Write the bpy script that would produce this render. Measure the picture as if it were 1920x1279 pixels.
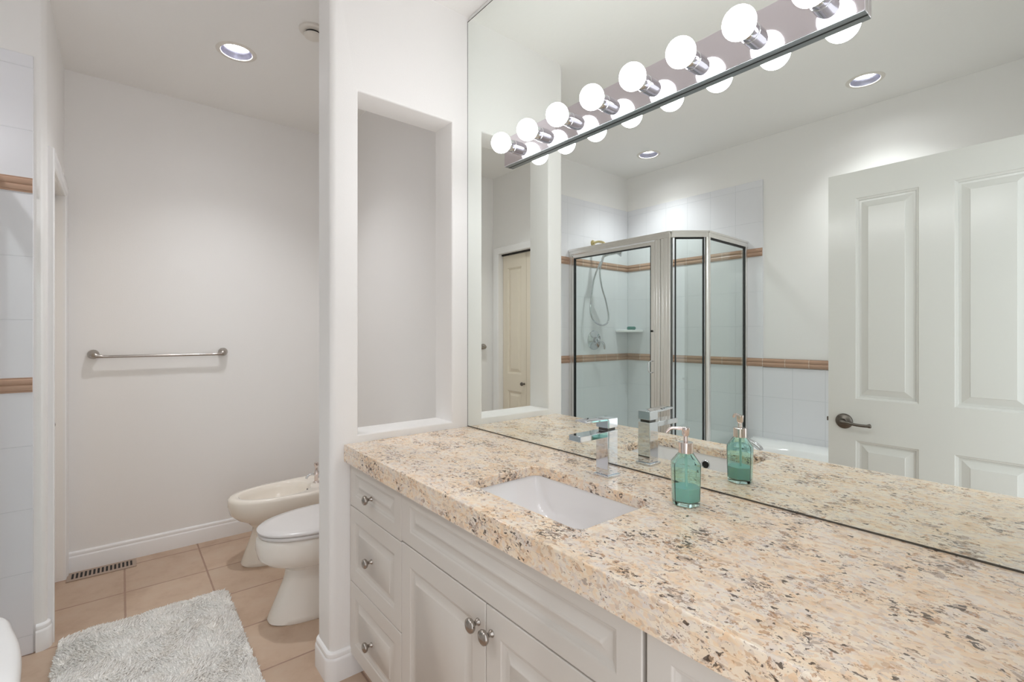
import bpy, bmesh, math, random
from mathutils import Vector, Matrix
PI = math.pi
SC = bpy.context.scene
COL = SC.collection
for o in list(bpy.data.objects):
    bpy.data.objects.remove(o)

# ------------------------------------------------------------------ camera, sky, exposure
cam_d = bpy.data.cameras.new('camera')
cam = bpy.data.objects.new('camera', cam_d)
COL.objects.link(cam)
cam.location = (1.808, -1.220, 1.300)
cam.rotation_euler = (PI / 2, 0, math.atan2(0.77357, 0.63371))
cam_d.sensor_width = 36.0
cam_d.lens = 896.0 / 1920.0 * 36.0
cam_d.shift_y = -12.5 / 1920.0
cam_d.clip_start = 0.02
SC.camera = cam

world = bpy.data.worlds.new('world')
SC.world = world
world.use_nodes = True
world.node_tree.nodes['Background'].inputs[0].default_value = (0.93, 0.96, 1.0, 1)
world.node_tree.nodes['Background'].inputs[1].default_value = 1.5   # light of the rooms beyond the open doorway
BULB = 18.5
CAN_DISC = 44.0
CAN_SPOT = (35.0, 32.0, 29.0)
SC.view_settings.view_transform = 'Standard'
SC.view_settings.look = 'None'
SC.view_settings.exposure = 0.34
SC.view_settings.gamma = 1.0
SC.view_settings.use_curve_mapping = False
SC.cycles.use_denoising = True
SC.cycles.max_bounces = 14
SC.cycles.diffuse_bounces = 7
SC.cycles.glossy_bounces = 8
SC.cycles.transparent_max_bounces = 16

H = 2.74


# ------------------------------------------------------------------ materials
def lin(c):
    return tuple(((v / 255.0 + 0.055) / 1.055) ** 2.4 if v / 255.0 > 0.04045 else v / 255.0 / 12.92 for v in c) + (1.0,)


def mat(name, rgb, rough=0.5, metal=0.0, **kw):
    m = bpy.data.materials.new(name)
    m.use_nodes = True
    b = m.node_tree.nodes['Principled BSDF']
    b.inputs['Base Color'].default_value = lin(rgb)
    b.inputs['Roughness'].default_value = rough
    b.inputs['Metallic'].default_value = metal
    for k, v in kw.items():
        b.inputs[k.replace('_', ' ')].default_value = v
    return m


class N:
    """small node-tree builder"""
    def __init__(s, m):
        s.t = m.node_tree
        s.b = s.t.nodes['Principled BSDF']

    def n(s, typ, **kw):
        x = s.t.nodes.new(typ)
        for k, v in kw.items():
            setattr(x, k, v)
        return x

    def l(s, a, b):
        s.t.links.new(a, b)

    def val(s, sock, v):
        if hasattr(v, 'is_linked') or isinstance(v, bpy.types.NodeSocket):
            s.l(v, sock)
        else:
            sock.default_value = v

    def math(s, op, a, b=None, c=None):
        x = s.n('ShaderNodeMath', operation=op)
        s.val(x.inputs[0], a)
        if b is not None:
            s.val(x.inputs[1], b)
        if c is not None:
            s.val(x.inputs[2], c)
        return x.outputs[0]

    def mix(s, fac, a, b, typ='MIX'):
        x = s.n('ShaderNodeMix', data_type='RGBA', blend_type=typ)
        s.val(x.inputs[0], fac)
        s.val(x.inputs[6], a)
        s.val(x.inputs[7], b)
        return x.outputs[2]

    def ramp(s, fac, stops, interp='LINEAR'):
        x = s.n('ShaderNodeValToRGB')
        x.color_ramp.interpolation = interp
        e = x.color_ramp.elements
        while len(e) < len(stops):
            e.new(0.5)
        for i, (p, c) in enumerate(stops):
            e[i].position = p
            e[i].color = lin(c) if len(c) == 3 and max(c) > 1.001 else (tuple(c) + (1,) if len(c) == 3 else c)
        s.l(fac, x.inputs[0])
        return x.outputs[0]

    def coord(s):
        g = s.n('ShaderNodeNewGeometry')
        return g.outputs['Position']

    def noise(s, vec, scale, detail=3, rough=0.5, out='Fac'):
        x = s.n('ShaderNodeTexNoise')
        s.l(vec, x.inputs['Vector'])
        x.inputs['Scale'].default_value = scale
        x.inputs['Detail'].default_value = detail
        x.inputs['Roughness'].default_value = rough
        return x.outputs[out]

    def bump(s, h, dist=0.002, strength=1.0):
        x = s.n('ShaderNodeBump')
        s.l(h, x.inputs['Height'])
        x.inputs['Distance'].default_value = dist
        x.inputs['Strength'].default_value = strength
        s.l(x.outputs[0], s.b.inputs['Normal'])


def paint(name, rgb, rough, scale=220, dist=0.0004):
    m = mat(name, rgb, rough)
    k = N(m)
    k.bump(k.noise(k.coord(), scale, 2), dist, 0.6)
    return m


M = {}
M['wall'] = paint('wall_paint', (241, 239, 237), 0.55)
M['ceil'] = paint('ceiling_paint', (242, 240, 237), 0.8, 60, 0.001)
M['trim'] = mat('trim_gloss_paint', (244, 243, 243), 0.25)
M['door'] = mat('door_gloss_paint', (216, 215, 211), 0.22)
M['closet'] = mat('closet_door_paint', (232, 222, 205), 0.3)
M['cab'] = mat('cabinet_thermofoil', (218, 212, 205), 0.32)
M['cabin'] = mat('cabinet_inside', (150, 140, 130), 0.6)
M['mirror'] = mat('silvered_glass', (244, 249, 245), 0.0, 1.0)
M['medge'] = mat('mirror_edge', (84, 80, 74), 0.25)
M['chrome'] = mat('polished_chrome', (214, 216, 220), 0.05, 1.0)
M['barchrome'] = mat('bar_mirror_finish', (226, 221, 227), 0.06, 1.0)
M['flange'] = mat('satin_underside', (150, 155, 158), 0.4, 0.8)  # lighter tone for the light bar's underside, where chrome mirrors the dark counter
M['alum'] = mat('bright_aluminium', (236, 234, 231), 0.28, 1.0)
M['nickel'] = mat('brushed_nickel', (172, 165, 158), 0.24, 1.0)
M['pnickel'] = mat('polished_nickel', (222, 210, 206), 0.1, 1.0)
M['dnickel'] = mat('dark_satin_nickel', (112, 106, 100), 0.28, 1.0)
M['gasket'] = mat('black_gasket', (28, 30, 30), 0.5)
M['brass'] = mat('pale_brass', (200, 186, 140), 0.3, 0.8)
M['white'] = mat('white_vitreous_china', (240, 238, 238), 0.08)
M['toilet'] = mat('warm_white_china', (238, 232, 224), 0.1)
M['seat'] = mat('seat_plastic', (216, 212, 210), 0.2)
M['bone'] = mat('bone_china', (238, 230, 219), 0.1)
M['acrylic'] = mat('tub_acrylic', (238, 238, 238), 0.12)
M['dark'] = mat('dark_hole', (30, 26, 24), 0.7)
M['vent'] = mat('tan_register_metal', (176, 156, 140), 0.45, 0.3)
M['plastic'] = mat('white_plastic', (228, 222, 214), 0.5)
M['soap'] = mat('teal_soap_bar', (84, 134, 126), 0.45)
M['liquid'] = mat('teal_liquid_soap', (208, 240, 236), 0.3, Subsurface_Weight=0.3)
M['tube'] = mat('clear_dip_tube', (225, 245, 238), 0.3)
M['canbaffle'] = mat('can_reflector', (150, 149, 164), 0.3, 1.0)


def emit(name, rgb, strength):
    m = bpy.data.materials.new(name)
    m.use_nodes = True
    t = m.node_tree
    t.nodes.remove(t.nodes['Principled BSDF'])
    e = t.nodes.new('ShaderNodeEmission')
    e.inputs[0].default_value = lin(rgb)
    e.inputs[1].default_value = strength
    t.links.new(e.outputs[0], t.nodes['Material Output'].inputs[0])
    return m


M['bulb'] = emit('lit_bulb_glass', (252, 252, 255), BULB)
M['lamp'] = emit('lit_lamp_face', (252, 252, 255), CAN_DISC)


def pane_mat(name, tint):
    m = bpy.data.materials.new(name)
    m.use_nodes = True
    t = m.node_tree
    t.nodes.remove(t.nodes['Principled BSDF'])
    tr = t.nodes.new('ShaderNodeBsdfTransparent')
    tr.inputs[0].default_value = tint
    gl = t.nodes.new('ShaderNodeBsdfGlossy')
    gl.inputs['Roughness'].default_value = 0.0
    gl.inputs[0].default_value = (1, 1, 1, 1)
    lw = t.nodes.new('ShaderNodeLayerWeight')
    lw.inputs[0].default_value = 0.5
    pw = t.nodes.new('ShaderNodeMath')
    pw.operation = 'POWER'
    t.links.new(lw.outputs['Facing'], pw.inputs[0])
    pw.inputs[1].default_value = 5.0
    ma = t.nodes.new('ShaderNodeMath')
    ma.operation = 'MULTIPLY_ADD'
    t.links.new(pw.outputs[0], ma.inputs[0])
    ma.inputs[1].default_value = 0.9
    ma.inputs[2].default_value = 0.035
    mx = t.nodes.new('ShaderNodeMixShader')
    t.links.new(ma.outputs[0], mx.inputs[0])
    t.links.new(tr.outputs[0], mx.inputs[1])
    t.links.new(gl.outputs[0], mx.inputs[2])
    t.links.new(mx.outputs[0], t.nodes['Material Output'].inputs[0])
    return m


M['pane'] = pane_mat('shower_pane_glass', (0.93, 0.965, 0.95, 1))


def glass_mat():
    m = bpy.data.materials.new('teal_bottle_glass')
    m.use_nodes = True
    b = m.node_tree.nodes['Principled BSDF']
    b.inputs['Base Color'].default_value = (0.70, 0.91, 0.87, 1)
    b.inputs['Roughness'].default_value = 0.0
    b.inputs['Transmission Weight'].default_value = 1.0
    b.inputs['IOR'].default_value = 1.35
    return m


M['bottle'] = glass_mat()


def granite():
    m = mat('granite', (220, 195, 165), 0.12)
    k = N(m)
    p = k.coord()

    def warp(src, scale, amt):
        w = k.n('ShaderNodeTexNoise')
        k.l(src, w.inputs['Vector'])
        w.inputs['Scale'].default_value = scale
        w.inputs['Detail'].default_value = 3
        sub = k.n('ShaderNodeVectorMath', operation='SUBTRACT')
        k.l(w.outputs['Color'], sub.inputs[0])
        sub.inputs[1].default_value = (0.5, 0.5, 0.5)
        sc = k.n('ShaderNodeVectorMath', operation='SCALE')
        k.l(sub.outputs[0], sc.inputs[0])
        sc.inputs['Scale'].default_value = amt
        ad = k.n('ShaderNodeVectorMath', operation='ADD')
        k.l(src, ad.inputs[0])
        k.l(sc.outputs[0], ad.inputs[1])
        return ad.outputs[0]
    mp = k.n('ShaderNodeMapping')
    k.l(p, mp.inputs[0])
    mp.inputs['Rotation'].default_value = (0.3, 0.2, 0.35)
    mp.inputs['Scale'].default_value = (1.0, 1.35, 1.35)
    q = warp(warp(mp.outputs[0], 22, 0.030), 70, 0.018)
    base = k.ramp(k.noise(q, 15, 4, 0.6), [(0.30, (220, 198, 174)), (0.41, (246, 218, 186)), (0.50, (248, 232, 212)), (0.60, (238, 228, 219)), (0.70, (243, 212, 178))])
    v1 = k.n('ShaderNodeTexVoronoi')
    k.l(q, v1.inputs['Vector'])
    v1.inputs['Scale'].default_value = 105
    sep = k.n('ShaderNodeSeparateColor')
    k.l(v1.outputs['Color'], sep.inputs[0])
    cell = k.ramp(sep.outputs[0], [(0.0, (250, 236, 216)), (0.34, (246, 218, 184)), (0.52, (232, 216, 206)), (0.68, (238, 198, 156)), (0.80, (208, 192, 182)), (0.90, (196, 156, 122))], 'CONSTANT')
    c = k.mix(0.42, base, cell)
    dens = k.noise(p, 9, 4, 0.6)          # clouds where the dark minerals gather

    def layer(c, scale, lo, hi, rgb, amt, modul, detail=4, rough=0.62, src=None):
        nn = k.noise(src or q, scale, detail, rough)
        v = k.math('ADD', nn, k.math('MULTIPLY', k.math('SUBTRACT', dens, 0.5), modul))
        f = k.ramp(v, [(lo, (0, 0, 0)), (hi, (1, 1, 1))])
        return k.mix(k.math('MULTIPLY', f, amt), c, lin(rgb))
    c = layer(c, 14, 0.640, 0.655, (176, 156, 144), 0.70, 0.35, 6, 0.68)
    c = layer(c, 30, 0.622, 0.642, (168, 146, 130), 0.70, 0.45)
    c = layer(c, 62, 0.608, 0.638, (190, 140, 98), 0.66, 0.25, src=p)
    c = layer(c, 84, 0.632, 0.652, (132, 108, 90), 0.80, 0.50)
    c = layer(c, 150, 0.640, 0.665, (112, 92, 80), 0.75, 0.35, 3)
    v2 = k.n('ShaderNodeTexVoronoi')
    k.l(q, v2.inputs['Vector'])
    v2.inputs['Scale'].default_value = 130
    s2 = k.n('ShaderNodeSeparateColor')
    k.l(v2.outputs['Color'], s2.inputs[0])
    thr = k.math('SUBTRACT', 1.20, k.math('MULTIPLY', dens, 0.46))
    f4 = k.math('GREATER_THAN', s2.outputs[1], thr)
    c = k.mix(k.math('MULTIPLY', f4, 0.85), c, lin((72, 58, 50)))
    k.l(c, k.b.inputs['Base Color'])
    return m


M['granite'] = granite()


def tiled(name, rgb, grout, a1, o1, s1, a2, o2, s2, gw, rough, var=0.04, clouds=None):
    """square-grid tile; a = axis index, o = offset of one joint, s = pitch, gw = joint half-width"""
    m = mat(name, rgb, rough)
    k = N(m)
    p = k.coord()
    sp = k.n('ShaderNodeSeparateXYZ')
    k.l(p, sp.inputs[0])
    ds, ids = [], []
    wob = k.math('MULTIPLY', k.math('SUBTRACT', k.noise(p, 30, 2), 0.5), gw * 0.8)
    for a, o, s in ((a1, o1, s1), (a2, o2, s2)):
        if s is None:
            continue
        u = k.math('DIVIDE', k.math('SUBTRACT', sp.outputs[a], o), s)
        ids.append(k.math('FLOOR', u))
        fr = k.math('SUBTRACT', u, k.math('ROUND', u))
        ds.append(k.math('MULTIPLY', k.math('ABSOLUTE', fr), s))
    d = k.math('MINIMUM', ds[0], ds[1]) if len(ds) > 1 else ds[0]
    d = k.math('ADD', d, wob)
    g = k.n('ShaderNodeMapRange')
    k.l(d, g.inputs[0])
    g.inputs[1].default_value = gw * 0.8
    g.inputs[2].default_value = gw * 1.4
    g.inputs[3].default_value = 0.0
    g.inputs[4].default_value = 1.0
    tile = g.outputs[0]
    cx = k.n('ShaderNodeCombineXYZ')
    for i, x in enumerate(ids):
        k.l(x, cx.inputs[i])
    wn = k.n('ShaderNodeTexWhiteNoise')
    k.l(cx.outputs[0], wn.inputs[0])
    tone = k.math('ADD', 1.0 - var, k.math('MULTIPLY', wn.outputs[0], var * 2))
    base = lin(rgb)
    if clouds:
        nn = k.noise(p, 7, 6, 0.6)
        base = k.ramp(nn, clouds)
    vm = k.n('ShaderNodeVectorMath', operation='SCALE')
    if clouds:
        k.l(base, vm.inputs[0])
    else:
        vm.inputs[0].default_value = base[:3]
    k.l(tone, vm.inputs['Scale'])
    c = k.mix(tile, lin(grout), vm.outputs[0])
    k.l(c, k.b.inputs['Base Color'])
    k.l(k.math('SUBTRACT', 0.75, k.math('MULTIPLY', tile, 0.75 - rough)), k.b.inputs['Roughness'])
    h = k.math('ADD', tile, k.math('MULTIPLY', k.noise(p, 18, 3), 0.35 if clouds else 0.0))
    k.bump(h, 0.0018 if clouds else 0.0008, 0.7)
    return m


M['floor'] = tiled('peach_floor_tile', (178, 150, 130), (166, 138, 122), 0, -1.287, 0.352, 1, -1.203, 0.351, 0.0035, 0.42, 0.05,
                   [(0.3, (182, 154, 132)), (0.5, (196, 170, 148)), (0.7, (200, 178, 158))])
M['tile_x'] = tiled('white_wall_tile_side', (233, 233, 237), (219, 220, 224), 1, -2.42, 0.2005, 2, 0.332, 0.2565, 0.0016, 0.08, 0.008)
M['tile_y'] = tiled('white_wall_tile_end', (233, 233, 237), (219, 220, 224), 0, 0.268, 0.2005, 2, 0.332, 0.2565, 0.0016, 0.08, 0.008)


def band_mat(name, axis, off):
    m = tiled(name, (186, 152, 130), (216, 202, 190), axis, off, 0.152, 2, 0, None, 0.0016, 0.3, 0.10)
    return m


M['band_x'] = band_mat('tan_border_tile_side', 1, -1.495)
M['band_y'] = band_mat('tan_border_tile_end', 0, 0.268)


def rug_mat():
    m = mat('white_pile', (240, 236, 232), 0.9)
    k = N(m)
    c = k.ramp(k.noise(k.coord(), 22, 4), [(0.3, (248, 243, 237)), (0.6, (253, 250, 246))])
    k.l(c, k.b.inputs['Base Color'])
    k.b.inputs['Specular IOR Level'].default_value = 0.1
    return m


M['rug'] = rug_mat()


# ------------------------------------------------------------------ mesh helpers
class MB:
    def __init__(s):
        s.v, s.f, s.mi = [], [], []

    def add(s, vs, fs, mi=0):
        o = len(s.v)
        s.v += [tuple(v) for v in vs]
        s.f += [tuple(i + o for i in f) for f in fs]
        s.mi += [mi] * len(fs)
        return s

    def box(s, x0, x1, y0, y1, z0, z1, mi=0):
        vs = [(x, y, z) for z in (z0, z1) for y in (y0, y1) for x in (x0, x1)]
        return s.add(vs, [(0, 2, 3, 1), (4, 5, 7, 6), (0, 1, 5, 4), (2, 6, 7, 3), (0, 4, 6, 2), (1, 3, 7, 5)], mi)

    def loft(s, rings, cap0=True, cap1=True, mi=0, close=False):
        n = len(rings[0])
        vs = [p for r in rings for p in r]
        fs = []
        m = len(rings)
        for i in range(m if close else m - 1):
            a, b = i * n, ((i + 1) % m) * n
            for j in range(n):
                fs.append((a + j, a + (j + 1) % n, b + (j + 1) % n, b + j))
        if cap0 and not close:
            fs.append(tuple(reversed(range(n))))
        if cap1 and not close:
            fs.append(tuple((m - 1) * n + j for j in range(n)))
        return s.add(vs, fs, mi)

    def lathe(s, prof, c=(0, 0, 0), axis='z', n=32, cap0=True, cap1=True, mi=0):
        """prof: (radius, height along the axis)"""
        rings = []
        for r, h in prof:
            ring = []
            for j in range(n):
                a = 2 * PI * j / n
                u, w = r * math.cos(a), r * math.sin(a)
                q = {'z': (u, w, h), 'y': (u, h, w), 'x': (h, u, w)}[axis]
                ring.append((q[0] + c[0], q[1] + c[1], q[2] + c[2]))
            rings.append(ring)
        return s.loft(rings, cap0, cap1, mi)

    def tube(s, path, r, n=12, mi=0):
        P = [Vector(p) for p in path]
        rs = r if isinstance(r, (list, tuple)) else [r] * len(P)
        up = None
        rings = []
        for i, p in enumerate(P):
            t = (P[min(i + 1, len(P) - 1)] - P[max(i - 1, 0)]).normalized()
            if up is None:
                up = Vector((0, 0, 1)) if abs(t.z) < 0.9 else Vector((1, 0, 0))
            up = (up - t * up.dot(t)).normalized()
            w = t.cross(up)
            rings.append([tuple(p + (up * math.cos(2 * PI * j / n) + w * math.sin(2 * PI * j / n)) * rs[i]) for j in range(n)])
        return s.loft(rings, mi=mi)

    def prism(s, poly, z0, z1, mi=0):
        return s.loft([[(x, y, z0) for x, y in poly], [(x, y, z1) for x, y in poly]], mi=mi)

    def frame(s, a, b, outer, inner, axis='y', mi=0):
        """rectangular frame with a rectangular opening, thickness a..b along the axis; rect = (u0,u1,w0,w1)"""
        def pt(u, w, d):
            return {'y': (u, d, w), 'x': (d, u, w), 'z': (u, w, d)}[axis]
        vs = []
        for d in (a, b):
            for (u0, u1, w0, w1) in (outer, inner):
                vs += [pt(u0, w0, d), pt(u1, w0, d), pt(u1, w1, d), pt(u0, w1, d)]
        fs = []
        for j in range(4):
            k = (j + 1) % 4
            fs += [(j, k, 4 + k, 4 + j), (8 + j, 12 + j, 12 + k, 8 + k), (j, 8 + j, 8 + k, k), (4 + j, 4 + k, 12 + k, 12 + j)]
        return s.add(vs, fs, mi)

    def build(s, name, m, parent=None, smooth=None, bevel=0, seg=2, ang=35):
        me = bpy.data.meshes.new(name)
        off = Vector((0, 0, 0))
        if parent is not None:
            q = parent
            while q is not None:
                off = off + Vector(q.location)
                q = q.parent
        me.from_pydata([tuple(Vector(v) - off) for v in s.v], [], s.f)
        bm = bmesh.new()
        bm.from_mesh(me)
        bmesh.ops.recalc_face_normals(bm, faces=bm.faces)
        bm.to_mesh(me)
        bm.free()
        for x in (m if isinstance(m, (list, tuple)) else [m]):
            me.materials.append(x)
        for p, i in zip(me.polygons, s.mi):
            p.material_index = i
        if smooth is not None or bevel:
            for p in me.polygons:
                p.use_smooth = True
            me.set_sharp_from_angle(angle=math.radians(smooth if smooth is not None else 30))
        o = bpy.data.objects.new(name, me)
        COL.objects.link(o)
        if parent is not None:
            o.parent = parent
        if bevel:
            b = o.modifiers.new('bevel', 'BEVEL')
            b.width = bevel
            b.segments = seg
            b.limit_method = 'ANGLE'
            b.angle_limit = math.radians(ang)
            b.harden_normals = False
            if smooth is None:
                me.set_sharp_from_angle(angle=math.radians(80))
        return o


def tag(o, label, cat, group=None):
    o['label'] = label
    o['category'] = cat
    if group:
        o['group'] = group
    return o


def thing(name, label, cat, loc, group=None):
    o = bpy.data.objects.new(name, None)
    o.empty_display_size = 0.05
    COL.objects.link(o)
    o.location = loc
    return tag(o, label, cat, group)


def struct(o):
    o['kind'] = 'structure'
    return o


def dup(root, loc, label):
    r = root.copy()
    COL.objects.link(r)
    r.location = loc
    r['label'] = label
    for ch in list(root.children):
        c = ch.copy()
        COL.objects.link(c)
        c.parent = r
        for g in list(ch.children):
            d = g.copy()
            COL.objects.link(d)
            d.parent = c
    return r


def rrect(x0, x1, y0, y1, r, n=6):
    pts = []
    for cx, cy, a0 in ((x1 - r, y1 - r, 0), (x0 + r, y1 - r, 90), (x0 + r, y0 + r, 180), (x1 - r, y0 + r, 270)):
        for i in range(n + 1):
            a = math.radians(a0 + 90.0 * i / n)
            pts.append((cx + r * math.cos(a), cy + r * math.sin(a)))
    return pts


def superellipse(cx, cy, a, b, e=2.3, n=48, front=None):
    pts = []
    for i in range(n):
        t = 2 * PI * i / n
        c, s = math.cos(t), math.sin(t)
        x = a * math.copysign(abs(c) ** (2 / e), c)
        bb = front if (front is not None and s < 0) else b
        y = bb * math.copysign(abs(s) ** (2 / e), s)
        pts.append((cx + x, cy + y))
    return pts


def catmull(P, n=8):
    P = [Vector(p) for p in P]
    out = []
    for i in range(len(P) - 1):
        p0, p1, p2, p3 = P[max(i - 1, 0)], P[i], P[i + 1], P[min(i + 2, len(P) - 1)]
        for k in range(n):
            t = k / n
            out.append(0.5 * ((2 * p1) + (p2 - p0) * t + (2 * p0 - 5 * p1 + 4 * p2 - p3) * t * t + (3 * p1 - p0 - 3 * p2 + p3) * t ** 3))
    out.append(P[-1])
    return out


def sheet_with_holes(outer, holes, z0, z1, name, m, extra=None, bevel=0):
    """a flat slab z0..z1 with holes; outer and holes are 2D loops"""
    bm = bmesh.new()
    es = []
    for lp in [outer] + holes:
        vs = [bm.verts.new((x, y, z1)) for x, y in lp]
        for i in range(len(vs)):
            es.append(bm.edges.new((vs[i], vs[(i + 1) % len(vs)])))
    bmesh.ops.triangle_fill(bm, edges=es, use_beauty=True, use_dissolve=False)
    fs = list(bm.faces)
    r = bmesh.ops.extrude_face_region(bm, geom=fs)
    for v in [g for g in r['geom'] if isinstance(g, bmesh.types.BMVert)]:
        v.co.z = z0
    if extra:
        x0, x1, y0, y1, a, b = extra
        bmesh.ops.create_cube(bm, size=1, matrix=Matrix.Translation(((x0 + x1) / 2, (y0 + y1) / 2, (a + b) / 2)) @ Matrix.Diagonal((x1 - x0, y1 - y0, b - a, 1)))
    bmesh.ops.recalc_face_normals(bm, faces=bm.faces)
    me = bpy.data.meshes.new(name)
    bm.to_mesh(me)
    bm.free()
    me.materials.append(m)
    o = bpy.data.objects.new(name, me)
    COL.objects.link(o)
    if bevel:
        for p in me.polygons:
            p.use_smooth = True
        me.set_sharp_from_angle(angle=math.radians(80))
        b = o.modifiers.new('bevel', 'BEVEL')
        b.width = bevel
        b.segments = 3
        b.limit_method = 'ANGLE'
        b.angle_limit = math.radians(50)
    return o


def circle2(cx, cy, r, n=32):
    return [(cx + r * math.cos(2 * PI * i / n), cy + r * math.sin(2 * PI * i / n)) for i in range(n)]


CAB_PROF = [(0, 0), (0.0025, 0.003), (0.006, 0.0035), (0.011, 0.008), (0.016, 0.008), (0.034, 0.0015), (0.036, 0.0)]
DOOR_PROF = [(0, 0), (0.003, 0.004), (0.009, 0.006), (0.012, 0.012), (0.019, 0.013), (0.044, 0.004), (0.046, 0.002)]


def panel_slab(mb, xs, zs, cells, yf, yb, s, prof):
    """a slab in the xz plane whose front (at yf, facing s along y) carries raised panels in the given grid cells"""
    nx, nz = len(xs), len(zs)
    vs = [(x, yf, z) for z in zs for x in xs]
    fs = []
    idx = lambda i, j: j * nx + i
    for j in range(nz - 1):
        for i in range(nx - 1):
            if (i, j) in cells:
                base = [idx(i, j), idx(i + 1, j), idx(i + 1, j + 1), idx(i, j + 1)]
                x0, x1, z0, z1 = xs[i], xs[i + 1], zs[j], zs[j + 1]
                prev = base
                for ins, dep in prof[1:]:
                    k = len(vs)
                    y = yf - s * dep
                    vs += [(x0 + ins, y, z0 + ins), (x1 - ins, y, z0 + ins), (x1 - ins, y, z1 - ins), (x0 + ins, y, z1 - ins)]
                    cur = [k, k + 1, k + 2, k + 3]
                    for a in range(4):
                        b = (a + 1) % 4
                        fs.append((prev[a], prev[b], cur[b], cur[a]))
                    prev = cur
                fs.append(tuple(prev))
            else:
                fs.append((idx(i, j), idx(i + 1, j), idx(i + 1, j + 1), idx(i, j + 1)))
    k = len(vs)
    X0, X1, Z0, Z1 = xs[0], xs[-1], zs[0], zs[-1]
    vs += [(X0, yb, Z0), (X1, yb, Z0), (X1, yb, Z1), (X0, yb, Z1)]
    fs.append((k, k + 1, k + 2, k + 3))
    bot = [idx(i, 0) for i in range(nx)]
    top = [idx(i, nz - 1) for i in range(nx)]
    lef = [idx(0, j) for j in range(nz)]
    rig = [idx(nx - 1, j) for j in range(nz)]
    fs.append(tuple(bot + [k + 1, k]))
    fs.append(tuple(top + [k + 2, k + 3]))
    fs.append(tuple(lef + [k + 3, k]))
    fs.append(tuple(rig + [k + 2, k + 1]))
    return mb.add(vs, fs)


def sweep(prof, path, closed=False, flip=1):
    """profile (outward offset, z) swept along a 2D polyline, mitred; outward = right-hand side * flip"""
    P = [Vector((x, y)) for x, y in path]
    rings = []
    n = len(P)
    for i in range(n):
        d0 = (P[i] - P[i - 1]).normalized() if i > 0 else (P[1] - P[0]).normalized()
        d1 = (P[i + 1] - P[i]).normalized() if i < n - 1 else d0
        n0 = Vector((d0.y, -d0.x)) * flip
        n1 = Vector((d1.y, -d1.x)) * flip
        b = (n0 + n1).normalized()
        b = b / max(0.3, b.dot(n0))
        rings.append([(P[i].x + b.x * o, P[i].y + b.y * o, z) for o, z in prof])
    return rings


# ------------------------------------------------------------------ the room shell
XB, XR, YF, YL = -1.74, 1.80, -2.42, -1.456      # back wall, doorway wall, far wall (seen in the mirror), closet wall
XS = -0.945                                       # shower side wall
T = 0.15
CANS = [(-0.968, -0.762), (0.982, -2.040), (-0.4605, -2.052)]

struct(MB().box(XB - 0.1, XR + 0.4, YF - 0.1, 0.106, -0.05, 0.0).build('floor', M['floor']))
cl = sheet_with_holes([(XB - 0.1, YF - 0.1), (XR + 0.1, YF - 0.1), (XR + 0.1, 0.106), (XB - 0.1, 0.106)],
                      [circle2(x, y, 0.077) for x, y in CANS], H, H + 0.02, 'ceiling', M['ceil'])
struct(cl)
struct(MB().box(XB - 0.1, XB, YL - 0.1, 0.106, 0, H).build('wall_back', M['wall']))
struct(MB().box(XB, XR, 0.006, 0.106, 0, H).build('wall_mirror_side', M['wall']))
struct(MB().box(XS - 0.1, XR, YF - 0.1, YF, 0, H).build('wall_front', M['wall']))
struct(MB().box(XS - 0.1, XS, YF, YL - 0.1, 0, H).build('wall_shower_side', M['wall']))


def wall_u_hole(axis, a, b, u0, u1, h0, h1, hz, name):
    """wall with a door opening down to the floor"""
    out = [(u0, 0), (h0, 0), (h0, hz), (h1, hz), (h1, 0), (u1, 0), (u1, H), (u0, H)]
    mb = MB()
    f = (lambda u, w, d: (u, d, w)) if axis == 'y' else (lambda u, w, d: (d, u, w))
    va = [f(u, w, a) for u, w in out]
    vb = [f(u, w, b) for u, w in out]
    quads = [(0, 1, 2, 7), (7, 2, 3, 6), (3, 4, 5, 6)]
    fs = quads + [tuple(i + 8 for i in q) for q in quads]
    for i in range(8):
        j = (i + 1) % 8
        fs.append((i, j, j + 8, i + 8))
    mb.add(va + vb, fs)
    return mb


CX0, CX1 = -1.645, -1.035
wl = wall_u_hole('y', YL, YL - 0.1, XB, XS, CX0, CX1, 2.03, 'wall_left').build('wall_left', M['wall'])
struct(wl)
me = wl.data
bm = bmesh.new()
bm.from_mesh(me)
ed = [e for e in bm.edges if all(abs(v.co.x - XS) < 1e-4 and abs(v.co.y - YL) < 1e-4 for v in e.verts)]
bmesh.ops.bevel(bm, geom=ed, offset=0.022, segments=6, affect='EDGES', profile=0.5)
for f in bm.faces:
    f.smooth = True
bm.to_mesh(me)
bm.free()
me.set_sharp_from_angle(angle=math.radians(30))
struct(MB().box(XS - 0.1 - 0.7, XS - 0.1, YL - 0.7, YL - 0.6, 0, H).build('wall_closet', M['wall']))

DY0, DY1 = -1.325, -0.560
struct(wall_u_hole('x', XR, XR + 0.1, YF, 0.006, DY0, DY1, 2.05, 'wall_right').build('wall_right', M['wall']))

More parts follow.
